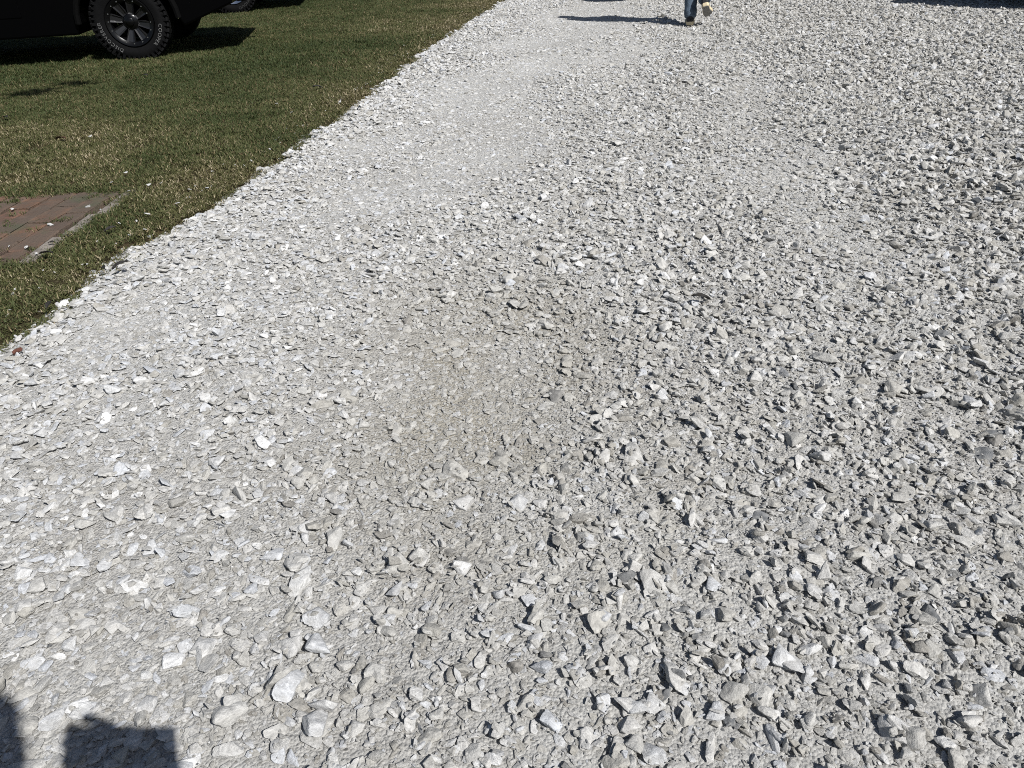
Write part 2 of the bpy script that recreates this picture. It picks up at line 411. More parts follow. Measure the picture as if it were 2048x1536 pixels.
# a few larger lumps
x, y = sample(260, .1, 5.0, lambda x, y: .8 + 0 * x); sets.append((x, y, sizes(x, y, .0250, .22, .020, .044)))
x, y = sample(70, 5, 14, dm); sets.append((x, y, sizes(x, y, .034, .18, .026, .055)))
# chippings
for n_, y0, y1 in ((5200, .1, 2.6), (3000, 2.6, 4.6), (1300, 4.6, 8)):
    x, y = sample(n_, y0, y1, lambda x, y: .75 + .25 * track(x, y)); sets.append((x, y, np.clip(.0088 * np.exp(rng.normal(0, .25, len(x))), .005, .014)))
X = np.concatenate([s[0] for s in sets]); Y = np.concatenate([s[1] for s in sets]); LN = np.concatenate([s[2] for s in sets])
key = rng.random(len(X)) + .2 * (LN > .024) - .25 * (LN < .0125)
o_ = np.argsort(key); X, Y, LN = X[o_], Y[o_], LN[o_]
NS = len(X)
TR = track(X, Y); KI = rng.integers(0, NV, NS)
SLABS = np.array([k for k in range(NV) if k % 5 == 1])
flat = (sdist(X, Y) < 1.35 - .2 * rng.random(NS)) & (Y < 3.4) & (LN > .014) & (rng.random(NS) < .34)
KI = np.where(flat, SLABS[rng.integers(0, len(SLABS), NS)], KI); LN = np.where(flat, LN * 1.12, LN)
TR = np.where(flat, TR * .6, TR); ANG = rng.uniform(0, 2 * math.pi, NS)
# in packed ground stones lie flat and sit deep
CELL = .005
GX0, GY0 = -2.8, -.2
gw, gh = int(13.6 / CELL), int(14.6 / CELL)
gx = (np.arange(gw) + .5) * CELL + GX0; gy = (np.arange(gh) + .5) * CELL + GY0
step_ = 10
cz = base(*np.meshgrid(gx[::step_], gy[::step_]))
ix = np.clip(np.arange(gw) / step_, 0, cz.shape[1] - 1.001); iy = np.clip(np.arange(gh) / step_, 0, cz.shape[0] - 1.001)
ax0 = ix.astype(int); fx_ = (ix - ax0).astype(np.float32); ay0 = iy.astype(int); fy_ = (iy - ay0).astype(np.float32)
row = (cz[:, ax0] * (1 - fx_) + cz[:, ax0 + 1] * fx_).astype(np.float32)
H = (row[ay0] * (1 - fy_)[:, None] + row[ay0 + 1] * fy_[:, None]).astype(np.float32)
del row
prof_cache = {}
def footprint(lc, ai, bi):
    k = (lc, ai, bi)
    if k in prof_cache: return prof_cache[k]
    a = lc * .5; b_ = max(a * (.35 + .15 * bi), .5); n = int(math.ceil(a))
    g_ = np.arange(-n, n + 1); xx, yy = np.meshgrid(g_, g_); t = ai * math.pi / 8
    u = (xx * math.cos(t) + yy * math.sin(t)) / max(a, .5); v_ = (-xx * math.sin(t) + yy * math.cos(t)) / b_
    d2 = u * u + v_ * v_; mk = d2 <= 1.05; mk[n, n] = True
    prof = np.sqrt(np.clip(1 - d2, 0.05, 1)).astype(np.float32)
    prof_cache[k] = (n, mk, prof); return prof_cache[k]
CI = ((X - GX0) / CELL).astype(int); CJ = ((Y - GY0) / CELL).astype(int)
LC = np.maximum(1, np.round(LN / CELL)).astype(int); AI = (ANG / math.pi * 8).astype(int) % 8; BI = np.clip(((AB[KI] - .35) / .15), 0, 4).astype(int)
HC = AC[KI] * LN * .5
ZC = np.zeros(NS)
emb = np.where(TR > .35, -.35, .45)
emb = .42 - .50 * sstep(.2, .75, TR)
inside = (CI > 12) & (CJ > 12) & (CI < gw - 12) & (CJ < gh - 12)
small = LN < .0075
for i in range(NS):
    if not inside[i]: continue
    ci, cj = CI[i], CJ[i]
    if small[i]:
        h0 = H[cj, ci]; ZC[i] = h0 + HC[i] * .35; H[cj, ci] = max(h0, ZC[i] + HC[i] * .8); continue
    n, mk, prof = footprint(int(LC[i]), int(AI[i]), int(BI[i]))
    W = H[cj - n:cj + n + 1, ci - n:ci + n + 1]
    hh = W[mk]
    zc = .8 * hh.mean() + .2 * hh.max() + HC[i] * emb[i]
    ZC[i] = zc
    np.maximum(W, zc + prof * HC[i] * .9, out=W, where=mk)
TLT = rng.normal(0, 1, (NS, 2)) * (R(15) * (1 + .5 * sstep(1.2, 2.6, sdist(X, Y))) * (1 - .75 * sstep(.15, .7, TR)))[:, None]
TLT[flat] *= .6
steep = (rng.random(NS) < .16) & ~flat & (TR < .35); TLT[steep] *= 2.6
# tilt towards the local slope of the pile
ii = np.clip(CI, 2, gw - 3); jj = np.clip(CJ, 2, gh - 3)
TINT = np.clip(rng.normal(.45, .17, NS) + (rng.random(NS) < .045) * rng.uniform(.2, .42, NS) - (rng.random(NS) < .06) * rng.uniform(.2, .4, NS), 0, 1)
TINT = TINT * (1 - .42 * np.clip(tanf(X, Y) * 1.3, 0, 1) * (tanf(X, Y) > .2))
TINT = TINT - .05 * sstep(1.4, 3, sdist(X, Y))  # stones darken rightwards: the shade among them is put into their tint
TINT = np.clip(TINT + .12 * np.exp(-(sdist(X, Y) / 1.3) ** 2), 0, 1)  # stones lighten towards the lawn: sunlight thrown straight back, painted into the tint
def fwd(x, y, z):
    dep = y * cp + (CAM_H - z) * sp; v2 = ((CAM_H - z) * cp - y * sp) / dep * 1500; u2 = x / dep * 1500
    return u2 * cr + v2 * sr + 1024, -u2 * sr + v2 * cr + 768, dep
PX, PY, DEP = fwd(X, Y, ZC)
app = LN / DEP * np.sqrt(AB[KI]); app[(PX < 5) | (PX > 2043) | (PY < 5) | (PY > 1531) | ~inside] = 0
big = np.argsort(-app)[:300]
isbig = np.zeros(NS, bool); isbig[big] = True
for i in big:
    o = link('stone', BIG[KI[i]][0], drive, (X[i], Y[i], ZC[i]), (TLT[i, 0], TLT[i, 1], ANG[i]))
    s_ = LN[i]; o.scale = (s_, s_, s_); o['tint'] = float(TINT[i])

# grit, dropped on top of what lies there
gxs, gys = [], []
for n_, y0, y1 in ((17000, .1, 1.6), (11000, 1.6, 2.8), (5000, 2.8, 4.5)):
    a_, b_ = sample(n_, y0, y1, lambda x, y: (.55 + .45 * track(x, y)) * (.4 + .6 * sstep(.9, 1.4, sdist(x, y)))); gxs.append(a_); gys.append(b_)
gxs = np.concatenate(gxs); gys = np.concatenate(gys); ng = len(gxs)
gl = np.clip(.0042 * np.exp(rng.normal(0, .25, ng)), .0022, .007)
gi = np.clip(((gxs - GX0) / CELL).astype(int), 0, gw - 1); gj = np.clip(((gys - GY0) / CELL).astype(int), 0, gh - 1)
b0 = base(gxs, gys); hz = np.minimum(H[gj, gi], b0 + .012)
keepg = H[gj, gi] < b0 + .010
# stray chips that rolled into the grass
nst = 190
sy = rng.uniform(.8, 11, nst); ss = -.10 - np.abs(rng.normal(0, .085, nst)); sx = edge(sy) + ss
sl = np.clip(.010 * np.exp(rng.normal(0, .35, nst)), .006, .026)
sel = ~isbig & inside
ax_ = np.concatenate([X[sel], gxs[keepg], sx]); ay_ = np.concatenate([Y[sel], gys[keepg], sy])
az_ = np.concatenate([ZC[sel], hz[keepg] + gl[keepg] * .1, np.full(nst, .009)])
aL = np.concatenate([LN[sel], gl[keepg], sl])
aK = np.concatenate([KI[sel], rng.integers(0, NV, keepg.sum()), rng.integers(0, NV, nst)])
aT_ = 0
aT = np.concatenate([TINT[sel], np.clip(rng.normal(.42, .2, keepg.sum()), 0, 1), rng.uniform(.3, .7, nst)])
aR = np.zeros((len(ax_), 3)); ns_ = sel.sum()
aR[:ns_, :2] = TLT[sel]; aR[:ns_, 2] = ANG[sel]
aR[ns_:, 0] = rng.normal(0, .3, len(ax_) - ns_); aR[ns_:, 1] = rng.normal(0, .3, len(ax_) - ns_); aR[ns_:, 2] = rng.uniform(0, 6.28, len(ax_) - ns_)

def scatter(name, co, rot, scl, idx, attrs, coll, parent=None):
    me = bpy.data.meshes.new(name); n = len(co)
    me.vertices.add(n); me.vertices.foreach_set('co', np.asarray(co, np.float32).ravel())
    a = me.attributes.new('rot', 'FLOAT_VECTOR', 'POINT'); a.data.foreach_set('vector', np.asarray(rot, np.float32).ravel())
    a = me.attributes.new('scl', 'FLOAT_VECTOR', 'POINT'); a.data.foreach_set('vector', np.asarray(scl, np.float32).ravel())
    a = me.attributes.new('idx', 'INT', 'POINT'); a.data.foreach_set('value', np.asarray(idx, np.int32))
    for k, vv in attrs.items():
        a = me.attributes.new(k, 'FLOAT', 'POINT'); a.data.foreach_set('value', np.asarray(vv, np.float32))
    o = link(name, me, parent)
    ng_ = bpy.data.node_groups.new(name + '_scatter', 'GeometryNodeTree')
    ng_.interface.new_socket('Geometry', in_out='INPUT', socket_type='NodeSocketGeometry')
    ng_.interface.new_socket('Geometry', in_out='OUTPUT', socket_type='NodeSocketGeometry')
    nn = ng_.nodes; gi_ = nn.new('NodeGroupInput'); go = nn.new('NodeGroupOutput')
    ip = nn.new('GeometryNodeInstanceOnPoints'); ci_ = nn.new('GeometryNodeCollectionInfo')
    ci_.inputs['Collection'].default_value = coll; ci_.inputs['Separate Children'].default_value = True; ci_.inputs['Reset Children'].default_value = True
    ip.inputs['Pick Instance'].default_value = True
    def na(nm, dt):
        x_ = nn.new('GeometryNodeInputNamedAttribute'); x_.data_type = dt; x_.inputs['Name'].default_value = nm
        return [s for s in x_.outputs if s.enabled and s.name == 'Attribute'][0]
    e2r = nn.new('FunctionNodeEulerToRotation')
    lk = ng_.links.new
    lk(gi_.outputs[0], ip.inputs['Points']); lk(ci_.outputs[0], ip.inputs['Instance'])
    lk(na('idx', 'INT'), ip.inputs['Instance Index']); lk(na('rot', 'FLOAT_VECTOR'), e2r.inputs[0]); lk(e2r.outputs[0], ip.inputs['Rotation'])
    lk(na('scl', 'FLOAT_VECTOR'), ip.inputs['Scale']); lk(ip.outputs[0], go.inputs[0])
    md = o.modifiers.new('scatter', 'NODES'); md.node_group = ng_
    return o
sxx = np.stack([aL, aL * rng.uniform(.85, 1.15, len(aL)), aL * rng.uniform(.8, 1.15, len(aL))], 1)
gv = scatter('gravel', np.stack([ax_, ay_, az_], 1), aR, sxx, aK, {'tint': aT}, src, drive); tag(gv, kind='stuff')
print('stones', NS, 'grit', int(keepg.sum()))

# ------------------------------------------------------------------ grass
gcol = bpy.data.collections.new('tuft_kinds')
rg = np.random.default_rng(9)
for k in range(10):
    v, f, bl = [], [], []
    nb = 34
    for b in range(nb):
        r0 = .030 * math.sqrt(rg.random()); a0 = rg.uniform(0, 6.28)
        px_, py_ = r0 * math.cos(a0), r0 * math.sin(a0)
        h = rg.uniform(.008, .021); lean = rg.uniform(.2, 1.5); da = rg.uniform(0, 6.28); wd = rg.uniform(.0011, .0021)
        dx, dy = math.cos(da), math.sin(da); sxn, syn = -dy * wd, dx * wd
        dryb = rg.random() < .115
        base_i = len(v)
        for t, ww in ((0, 1), (.5, .85), (1, .15)):
            hh_ = h * (t - .25 * lean * t * t); rr = h * lean * .75 * t * t + h * .15 * t
            cx_, cy_ = px_ + dx * rr, py_ + dy * rr
            v += [(cx_ - sxn * ww, cy_ - syn * ww, hh_), (cx_ + sxn * ww, cy_ + syn * ww, hh_)]
            bl += [(.75 if dryb else 0) + rg.uniform(0, .25)] * 2
        for q in range(2): f.append((base_i + 2 * q, base_i + 2 * q + 1, base_i + 2 * q + 3, base_i + 2 * q + 2))
    for q in range(1, 3): pass
    me = me_from('grass_tuft', v, f, M_GRASS)
    a = me.attributes.new('blade', 'FLOAT', 'POINT'); a.data.foreach_set('value', np.array(bl, np.float32))
    gcol.objects.link(bpy.data.objects.new('tuft_kind_%02d' % k, me))
ps = []
for n_, y0, y1, sc0 in ((1500, .3, 3.6, 1.0), (1150, 3.6, 6.5, 1.12), (700, 6.5, 15, 1.45)):
    x0 = max(-11.5, -.78 * y1 - 1.6); n = int(n_ * (1.2 - x0) * (y1 - y0))
    x = rng.uniform(x0, 1.2, n); y = rng.uniform(y0, y1, n)
    s = sdist(x, y) + wob(x, y) * .8
    ok = (s < .05) & (x > -.78 * y - 1.6)
    ok &= rng.random(n) < np.clip(.7 - s / .10, .12, 1)
    # keep the brick walk clear but for tufts at its rim and in some joints
    onp = (x < -1.665 + .066 * (y - 3.32)) & (x > -4) & (y > 2.57) & (y < 3.36)
    rim = np.minimum(np.minimum(y - 2.57, 3.36 - y), (-1.665 - x) + 0)
    ok &= ~onp | ((rim < .07) & (rng.random(n) < .34 * (1 - np.clip(rim, 0, .07) / .08))) | (rng.random(n) < .03 + .30 * ((vnoise(x, y, .2, 9, 1) > .66)))
    ps.append((x[ok], y[ok], np.full(ok.sum(), sc0)))
x = np.concatenate([p[0] for p in ps]); y = np.concatenate([p[1] for p in ps]); s0 = np.concatenate([p[2] for p in ps]); n = len(x)
sd_ = -sdist(x, y); s_all = sdist(x, y) + wob(x, y)
dry = .25 + .35 * (vnoise(x, y, 2.3, 1, 7) - .5) + .55 * (vnoise(x, y, 1.1, 3, 1) - .5) + .45 * (vnoise(x, y, .3, 5, 8) - .5) + rng.normal(0, .09, n)
dry += (.24 + .22 * sstep(3, 5, y)) * np.exp(-(sd_ / (.28 + .03 * y)) ** 2) + .16 * np.exp(-((y - 4.1) / .6) ** 2) * (x < -1.9) + .30 * np.exp(-((y - 3.6) / .16) ** 2) * (x < -1.8) * (x > -2.4)
dry = np.clip(dry, 0, .8)
hs_ = s0 * rng.uniform(.75, 1.25, n) * (1 - .35 * np.exp(-(sd_ / .15) ** 2))
gr = scatter('grass', np.stack([x, y, np.maximum(lawn_z(x, y), base(x, y) * (s_all > -.05)) - .002], 1), np.stack([rng.normal(0, .12, n), rng.normal(0, .12, n), rng.uniform(0, 6.28, n)], 1),
             np.stack([s0 * 1.0, s0 * 1.0, hs_], 1), rng.integers(0, 10, n), {'dry': dry}, gcol); tag(gr, kind='stuff')
print('tufts', n)

# ------------------------------------------------------------------ brick walk
# walk runs off to the left; its end is closed by a pale edging strip
walk = tag(link('brick_path', me_from('brick_path', [(-4.1, 2.55, -.02), (-1.72, 2.55, -.02), (-1.70, 3.39, -.02), (-4.1, 3.39, -.02)], [(0, 1, 2, 3)], M_JOINT)), kind='structure')
def brick_mesh(lx, ly, lz, m, rs_):
    bm = bmesh.new(); box(bm, (0, 0, 0), (lx, ly, lz), bev=.004)
    for v_ in bm.verts: v_.co += Vector(rs_.normal(size=3) * .0012)
    bmesh.ops.recalc_face_normals(bm, faces=bm.faces)
    me = bpy.data.meshes.new('brick'); bm.to_mesh(me); bm.free(); me.materials.append(m); return me
rb = np.random.default_rng(3)
bms = [brick_mesh(.196, .092, .05, BRICKM[k % 5], rb) for k in range(15)]
x_end = -1.745
for c in range(22):                          # columns of bricks laid lengthwise across the walk's end
    xx = x_end - .048 - .1005 * c
    yy = 2.50 + (.10 if c % 2 else 0) - .02
    while yy < 3.36:
        ln = 1.0
        yc = yy + .098
        sc_y = min(yc + .098, 3.385) - max(yc - .098, 2.56)
        if sc_y > .03:
            ym = (min(yc + .098, 3.385) + max(yc - .098, 2.56)) / 2
            link('brick', bms[rb.integers(0, 15)], walk, (xx + .066 * (ym - 2.9), ym, -.021 + rb.normal(0, .0024)), (rb.normal(0, .014), rb.normal(0, .022), math.pi / 2 - .066 + rb.normal(0, .012)), (sc_y / .196, 1, 1))
        yy += .203
for i in range(10):                          # a soldier course along the far rim
    pass
for k, (ya, yb) in enumerate(((2.55, 2.80), (2.81, 3.07), (3.08, 3.40))):
    yc = (ya + yb) / 2
    box_obj('edging', (-1.70 + .066 * (yc - 2.9) + .002 * k, yc, -.017 - .003 * k), (.050, yb - ya - .004, .05), M_STRIP, walk, rot=None, bev=.006)

# pale stones that strayed off the driveway
def rockthing(name, label, cat, xyz, L_, k, tint, group=None, mt=None):
    me = BIG[k % NV][0]
    if mt: me = me.copy(); me.materials[0] = mt
    o = link(name, me, None, xyz, (rng.normal(0, .2), rng.normal(0, .2), rng.uniform(0, 6)), (L_ * .82, L_ * .74, L_ * .8)); o['tint'] = tint
    tag(o, label, cat, group); return o
G1 = 'pale stones strayed onto walk and lawn'
peb = [((-2.09, 3.169, .012), .024, 'round white stone on the brick walk near the left frame edge'),
       ((-1.76, 3.15, .010), .028, 'long flat white stone near the far corner of the brick walk'),
       ((-1.815, 2.943, .010), .020, 'small white stone in the middle of the brick walk'),
       ((-1.86, 2.716, .010), .015, 'tiny white pebble at the near left of the brick walk'),
       ((-1.785, 2.697, .010), .019, 'oval white stone on the bricks beside the pale edging'),
       ((-1.70, 2.607, .016), .015, 'white pebble at the near tip of the pale edging strip'),
       ((-1.672, 3.078, .018), .014, 'white pebble lying on the pale edging strip'),
       ((-1.79, 3.467, .020), .026, 'white stone in the grass just above the brick walk'),
       ((-1.783, 3.614, .022), .030, 'white stone in the grass farthest above the brick walk'),
       ((-1.650, 3.314, .020), .024, 'white stone at the far corner where edging meets grass'),
       ((-1.592, 3.396, .020), .026, 'flat white stone in green grass right of the walk corner'),
       ((-1.543, 3.417, .020), .026, 'bright white stone in grass between walk corner and gravel'),
       ((-1.359, 3.104, .020), .028, 'white stone in dry grass closest to the gravel'),
       ((-1.44, 2.983, .020), .030, 'cluster sized white stone in dry grass near the gravel rim'),
       ((-1.511, 2.883, .020), .020, 'small pale stone midway between edging and gravel'),
       ((-2.335, 4.46, .014), .030, 'dull grey stone sunk in the lawn beyond the walk'),
       ((-1.42, 5.1, .018), .024, 'lone white stone in dark grass near the upper gravel edge')]
for k, (p, L_, lb) in enumerate(peb):
    rockthing('loose_stone', lb, 'stone', p, L_, k * 5 + 2, .62 if 'grey' not in lb else .35, G1)
rockthing('brick_fragment', 'broken red brick chip on the white gravel at the left frame edge', 'brick', (-1.362, 1.845, .020), .038, 4, .5, None, M_REDBR)
rockthing('brick_fragment', 'smaller reddish brick chip cut off by the left frame edge', 'brick', (-1.392, 1.800, .020), .034, 8, .5, None, M_REDBR)
G2 = 'dry fallen leaves'
def leaf_mesh(L_, W_, curl, m, sd2):
    r_ = random.Random(sd2); bm = bmesh.new(); rows = []
    for i in range(7):
        t = i / 6; ww = W_ * math.sin(math.pi * min(1, t * .93 + .05)) ** .8 * (1 + r_.uniform(-.15, .15))
        zz = curl * math.sin(math.pi * t) * L_
        rows.append([bm.verts.new((L_ * (t - .5), s_ * ww / 2, zz + (curl * .8 * L_ if s_ else 0) + r_.uniform(-.001, .001))) for s_ in (-1, 0, 1)])
    for a, b in zip(rows, rows[1:]):
        for k in range(2): bm.faces.new((a[k], a[k + 1], b[k + 1], b[k]))
    r2 = bmesh.ops.extrude_face_region(bm, geom=list(bm.faces)); bmesh.ops.translate(bm, vec=(0, 0, .0006), verts=[q for q in r2['geom'] if isinstance(q, bmesh.types.BMVert)])
    bmesh.ops.recalc_face_normals(bm, faces=bm.faces); me = bpy.data.meshes.new('leaf'); bm.to_mesh(me); bm.free(); me.materials.append(m); return me
leaves = [((-3.148, 5.063, .022), .07, M_DRYD, 'dark curled leaf on the lawn at the left frame edge'),
          ((-2.46, 4.374, .022), .08, M_DRY, 'brown leaf on the lawn below the two twig shadows'),
          ((-2.792, 6.463, .022), .05, M_DRYD, 'tiny dark leaf on the lawn below the truck tyre'),
          ((-1.24, 5.546, .022), .07, M_DRYD, 'black leaf on dark grass near the upper gravel edge'),
          ((-1.406, 2.119, .028), .038, M_DRYD, 'black leaf at the rim where grass meets white gravel'),
          ((-1.285, 2.368, .045), .055, M_DRYD, 'black leaf lying on white stones by the grass rim'),
          ((-1.353, 2.384, .032), .045, M_DRYD, 'thin upright dark leaf between grass and white stones'),
          ((-1.645, 2.576, .024), .045, M_DRYD, 'dark leaf in the grass below the edging strip'),
          ((-1.692, 2.705, .018), .026, M_DRYD, 'small dark leaf curl on the pale edging strip'),
          ((-1.51, 2.801, .024), .045, M_DRYD, 'dark leaf in grass midway from edging to gravel'),
          ((.55, 1.93, .03), .055, M_DRYD, 'long thin dark leaf among stones right of centre')]
for k, (p, L_, m_, lb) in enumerate(leaves):
    tag(link('dry_leaf', leaf_mesh(L_, L_ * .42 if k != 10 else .012, .12, m_, k), None, p, (random.uniform(-.25, .25), random.uniform(-.25, .25), random.uniform(0, 3) if k != 10 else -.1)), lb, 'leaf', G2)

# ------------------------------------------------------------------ vehicles
def text_mesh(s, size, m, r0, ang_mid, y, cw=True):
    """raised letters bent round a wheel's sidewall; angle measured clockwise from the top as seen from -Y"""
    cu = bpy.data.curves.new('lettering', 'FONT'); cu.body = s; cu.size = size; cu.align_x = 'CENTER'; cu.extrude = .0012; cu.resolution_u = 2
    cu.space_character = 1.12; cu.offset = -.0006
    o = bpy.data.objects.new('tmp', cu); col.objects.link(o)
    dg = bpy.context.evaluated_depsgraph_get(); me = bpy.data.meshes.new_from_object(o.evaluated_get(dg)); bpy.data.objects.remove(o)
    for v_ in me.vertices:
        x_, h_, d_ = v_.co
        a = ang_mid + x_ / (r0 + size * .35) * 1.25; r_ = r0 + h_ * 1.15
        v_.co = (r_ * math.sin(a), y - d_ * 1.0 , r_ * math.cos(a))
    me.materials.clear(); me.materials.append(m); me.update(); return me

TX = {}
def wheel(parent, x, side, rad=.42, wid=.29, rim='black', texts=None, detail=True):
    """side -1: outer face to -Y"""
    o = bpy.data.objects.new('wheel', None); col.objects.link(o); o.parent = parent
    o.location = (x, side * (TRK - wid / 2), rad - .012)
    if side > 0: o.rotation_euler = (0, 0, math.pi)
    h = wid / 2; rr = rad * .62
    prof = [(rr, -h + .03), (rr + .012, -h + .008), (rr + .05, -h - .006), (rad * .86, -h - .008), (rad - .035, -h + .006), (rad - .018, -h + .03), (rad - .012, -h + .06), (rad - .010, 0),
            (rad - .012, h - .06), (rad - .018, h - .03), (rad - .035, h - .006), (rad * .8, h), (rr, h - .03)]
    key = ('tyre', rad, wid)
    if key not in TX:
        t = lathe('tyre', prof, M_RUBBER, o, seg=96)
        TX[key] = t.data
    else: t = link('tyre', TX[key], o)
    key = ('tread', rad, wid, detail)
    if key not in TX:
        bm = bmesh.new(); nl = 44
        for k in range(nl):
            a = 2 * math.pi * k / nl
            for row, yy in enumerate((-.118, -.060, 0, .060, .118)):
                aa = a + (math.pi / nl if row % 2 else 0) + .02 * row
                ln = .040 if row in (0, 4) else .038
                vs_ = box(bm, (0, yy * wid / .29, rad - .006), (ln, .046 if row % 4 else .052, .020), bev=0)
                bmesh.ops.rotate(bm, cent=(0, yy * wid / .29, rad), matrix=Matrix.Rotation(.35 * (1 if row % 2 else -1), 3, 'Z'), verts=vs_)
                bmesh.ops.rotate(bm, cent=(0, 0, 0), matrix=Matrix.Rotation(aa, 3, 'Y'), verts=vs_)
            for s_ in (-1, 1):      # shoulder lugs reaching down the sidewall
                vs_ = box(bm, (0, s_ * (h - .004), rad - .038), (.026 if k % 2 else .018, .018, .050 if k % 2 else .036))
                bmesh.ops.rotate(bm, cent=(0, 0, 0), matrix=Matrix.Rotation(a, 3, 'Y'), verts=vs_)
        td = bm_obj('tread', bm, M_RUBBER, o); TX[key] = td.data
    else: link('tread', TX[key], o)
    rm = M_RIMB if rim == 'black' else M_RIMS
    key = ('rim', rim, rad)
    if key not in TX:
        a = lathe('rim', [(rr + .004, -h + .012), (rr - .004, -h - .002), (rr - .020, -h + .002), (rr - .045, -h + .018), (rr - .052, -h + .06), (rr - .055, h - .03), (rr + .004, h - .01)], rm, o, seg=72)
        TX[key] = a.data
        b = lathe('brake_disc', [(.0, .02), (.16, .02), (.17, .035), (.17, .05), (0, .05)], M_UNDER, o, seg=32); TX[('disc', rim, rad)] = b.data
        bm = bmesh.new(); ns = 8
        # one spoke: tapered slab from the hub to the rim, dished inwards
        z0, z1 = .075, rr - .022
        P_ = [(-.026, z0), (.026, z0), (.042, z1), (.024, z1 + .004), (-.024, z1 + .004), (-.042, z1)]
        yi = lambda z_: -h + .050 - .036 * (z_ - z0) / (z1 - z0)
        top = [bm.verts.new((px_, yi(z_), z_)) for px_, z_ in P_]; bot = [bm.verts.new((px_ * 1.15, yi(z_) + .035, z_)) for px_, z_ in P_]
        rg_ = [bm.verts.new((px_ * .55, yi(z_) + .010, z_ + (.012 if z_ < .1 else -.012))) for px_, z_ in P_]
        nP = len(P_)
        for k in range(nP):
            k2 = (k + 1) % nP
            bm.faces.new((top[k], top[k2], bot[k2], bot[k])); bm.faces.new((rg_[k], rg_[k2], top[k2], top[k]))
        bm.faces.new(rg_); bm.faces.new(bot[::-1])
        bmesh.ops.recalc_face_normals(bm, faces=bm.faces); me = bpy.data.meshes.new('spoke'); bm.to_mesh(me); bm.free(); me.materials.append(M_SPOKE if rim == 'black' else rm); TX[('spoke', rim, rad)] = me
        c_ = lathe('hub_cap', [(0, -h + .020), (.030, -h + .021), (.038, -h + .026), (.041, -h + .040), (.066, -h + .046), (.078, -h + .056), (.080, -h + .09), (0, -h + .09)], rm, o, seg=40); TX[('cap', rim, rad)] = c_.data
        bm = bmesh.new(); bmesh.ops.create_cone(bm, cap_ends=True, segments=8, radius1=.0085, radius2=.006, depth=.014)
        bmesh.ops.rotate(bm, cent=(0, 0, 0), matrix=Matrix.Rotation(math.pi / 2, 3, 'X'), verts=bm.verts); me = bpy.data.meshes.new('bolt'); bm.to_mesh(me); bm.free(); me.materials.append(M_BOLT); TX['bolt'] = me
    else:
        link('rim', TX[key], o); link('brake_disc', TX[('disc', rim, rad)], o); link('hub_cap', TX[('cap', rim, rad)], o)
    for k in range(8):
        link('spoke', TX[('spoke', rim, rad)], o, None, (0, R(45 * k + 14), 0))
        if detail:
            for d_ in (-12, 12):
                a = R(45 * k + 22.5 + 14 + d_); q = rr - .030
                link('bolt', TX['bolt'], o, (q * math.sin(a), -h + .010, q * math.cos(a)))
    if texts:
        for s_, a_, mm, sz in texts:
            link('lettering', text_mesh(s_, sz, mm, rr + .048, R(a_), -h - .0075), o)
    return o

def profile_body(name, poly, w, m, parent, taper=0, bev=.03, smooth=False):
    bm = bmesh.new()
    f = bm.faces.new([bm.verts.new((x, -w / 2, z)) for x, z in poly])
    r = bmesh.ops.extrude_face_region(bm, geom=[f]); nv = [q for q in r['geom'] if isinstance(q, bmesh.types.BMVert)]
    bmesh.ops.translate(bm, vec=(0, w, 0), verts=nv)
    if taper:
        z0 = min(p[1] for p in poly); z1 = max(p[1] for p in poly)
        for v_ in bm.verts: v_.co.y *= 1 - taper * (v_.co.z - z0) / (z1 - z0)
    if bev:
        bmesh.ops.bevel(bm, geom=[e for e in bm.edges if abs(e.verts[0].co.y - e.verts[1].co.y) < 1e-4], offset=bev, segments=2, affect='EDGES', profile=.5, clamp_overlap=True)
    bmesh.ops.triangulate(bm, faces=[f for f in bm.faces if len(f.verts) > 4])
    return bm_obj(name, bm, m, parent)
def arch(xc, zc, r, n=14):
    return [(xc + r * math.cos(a), zc + r * math.sin(a)) for a in np.linspace(math.pi, 0, n)]

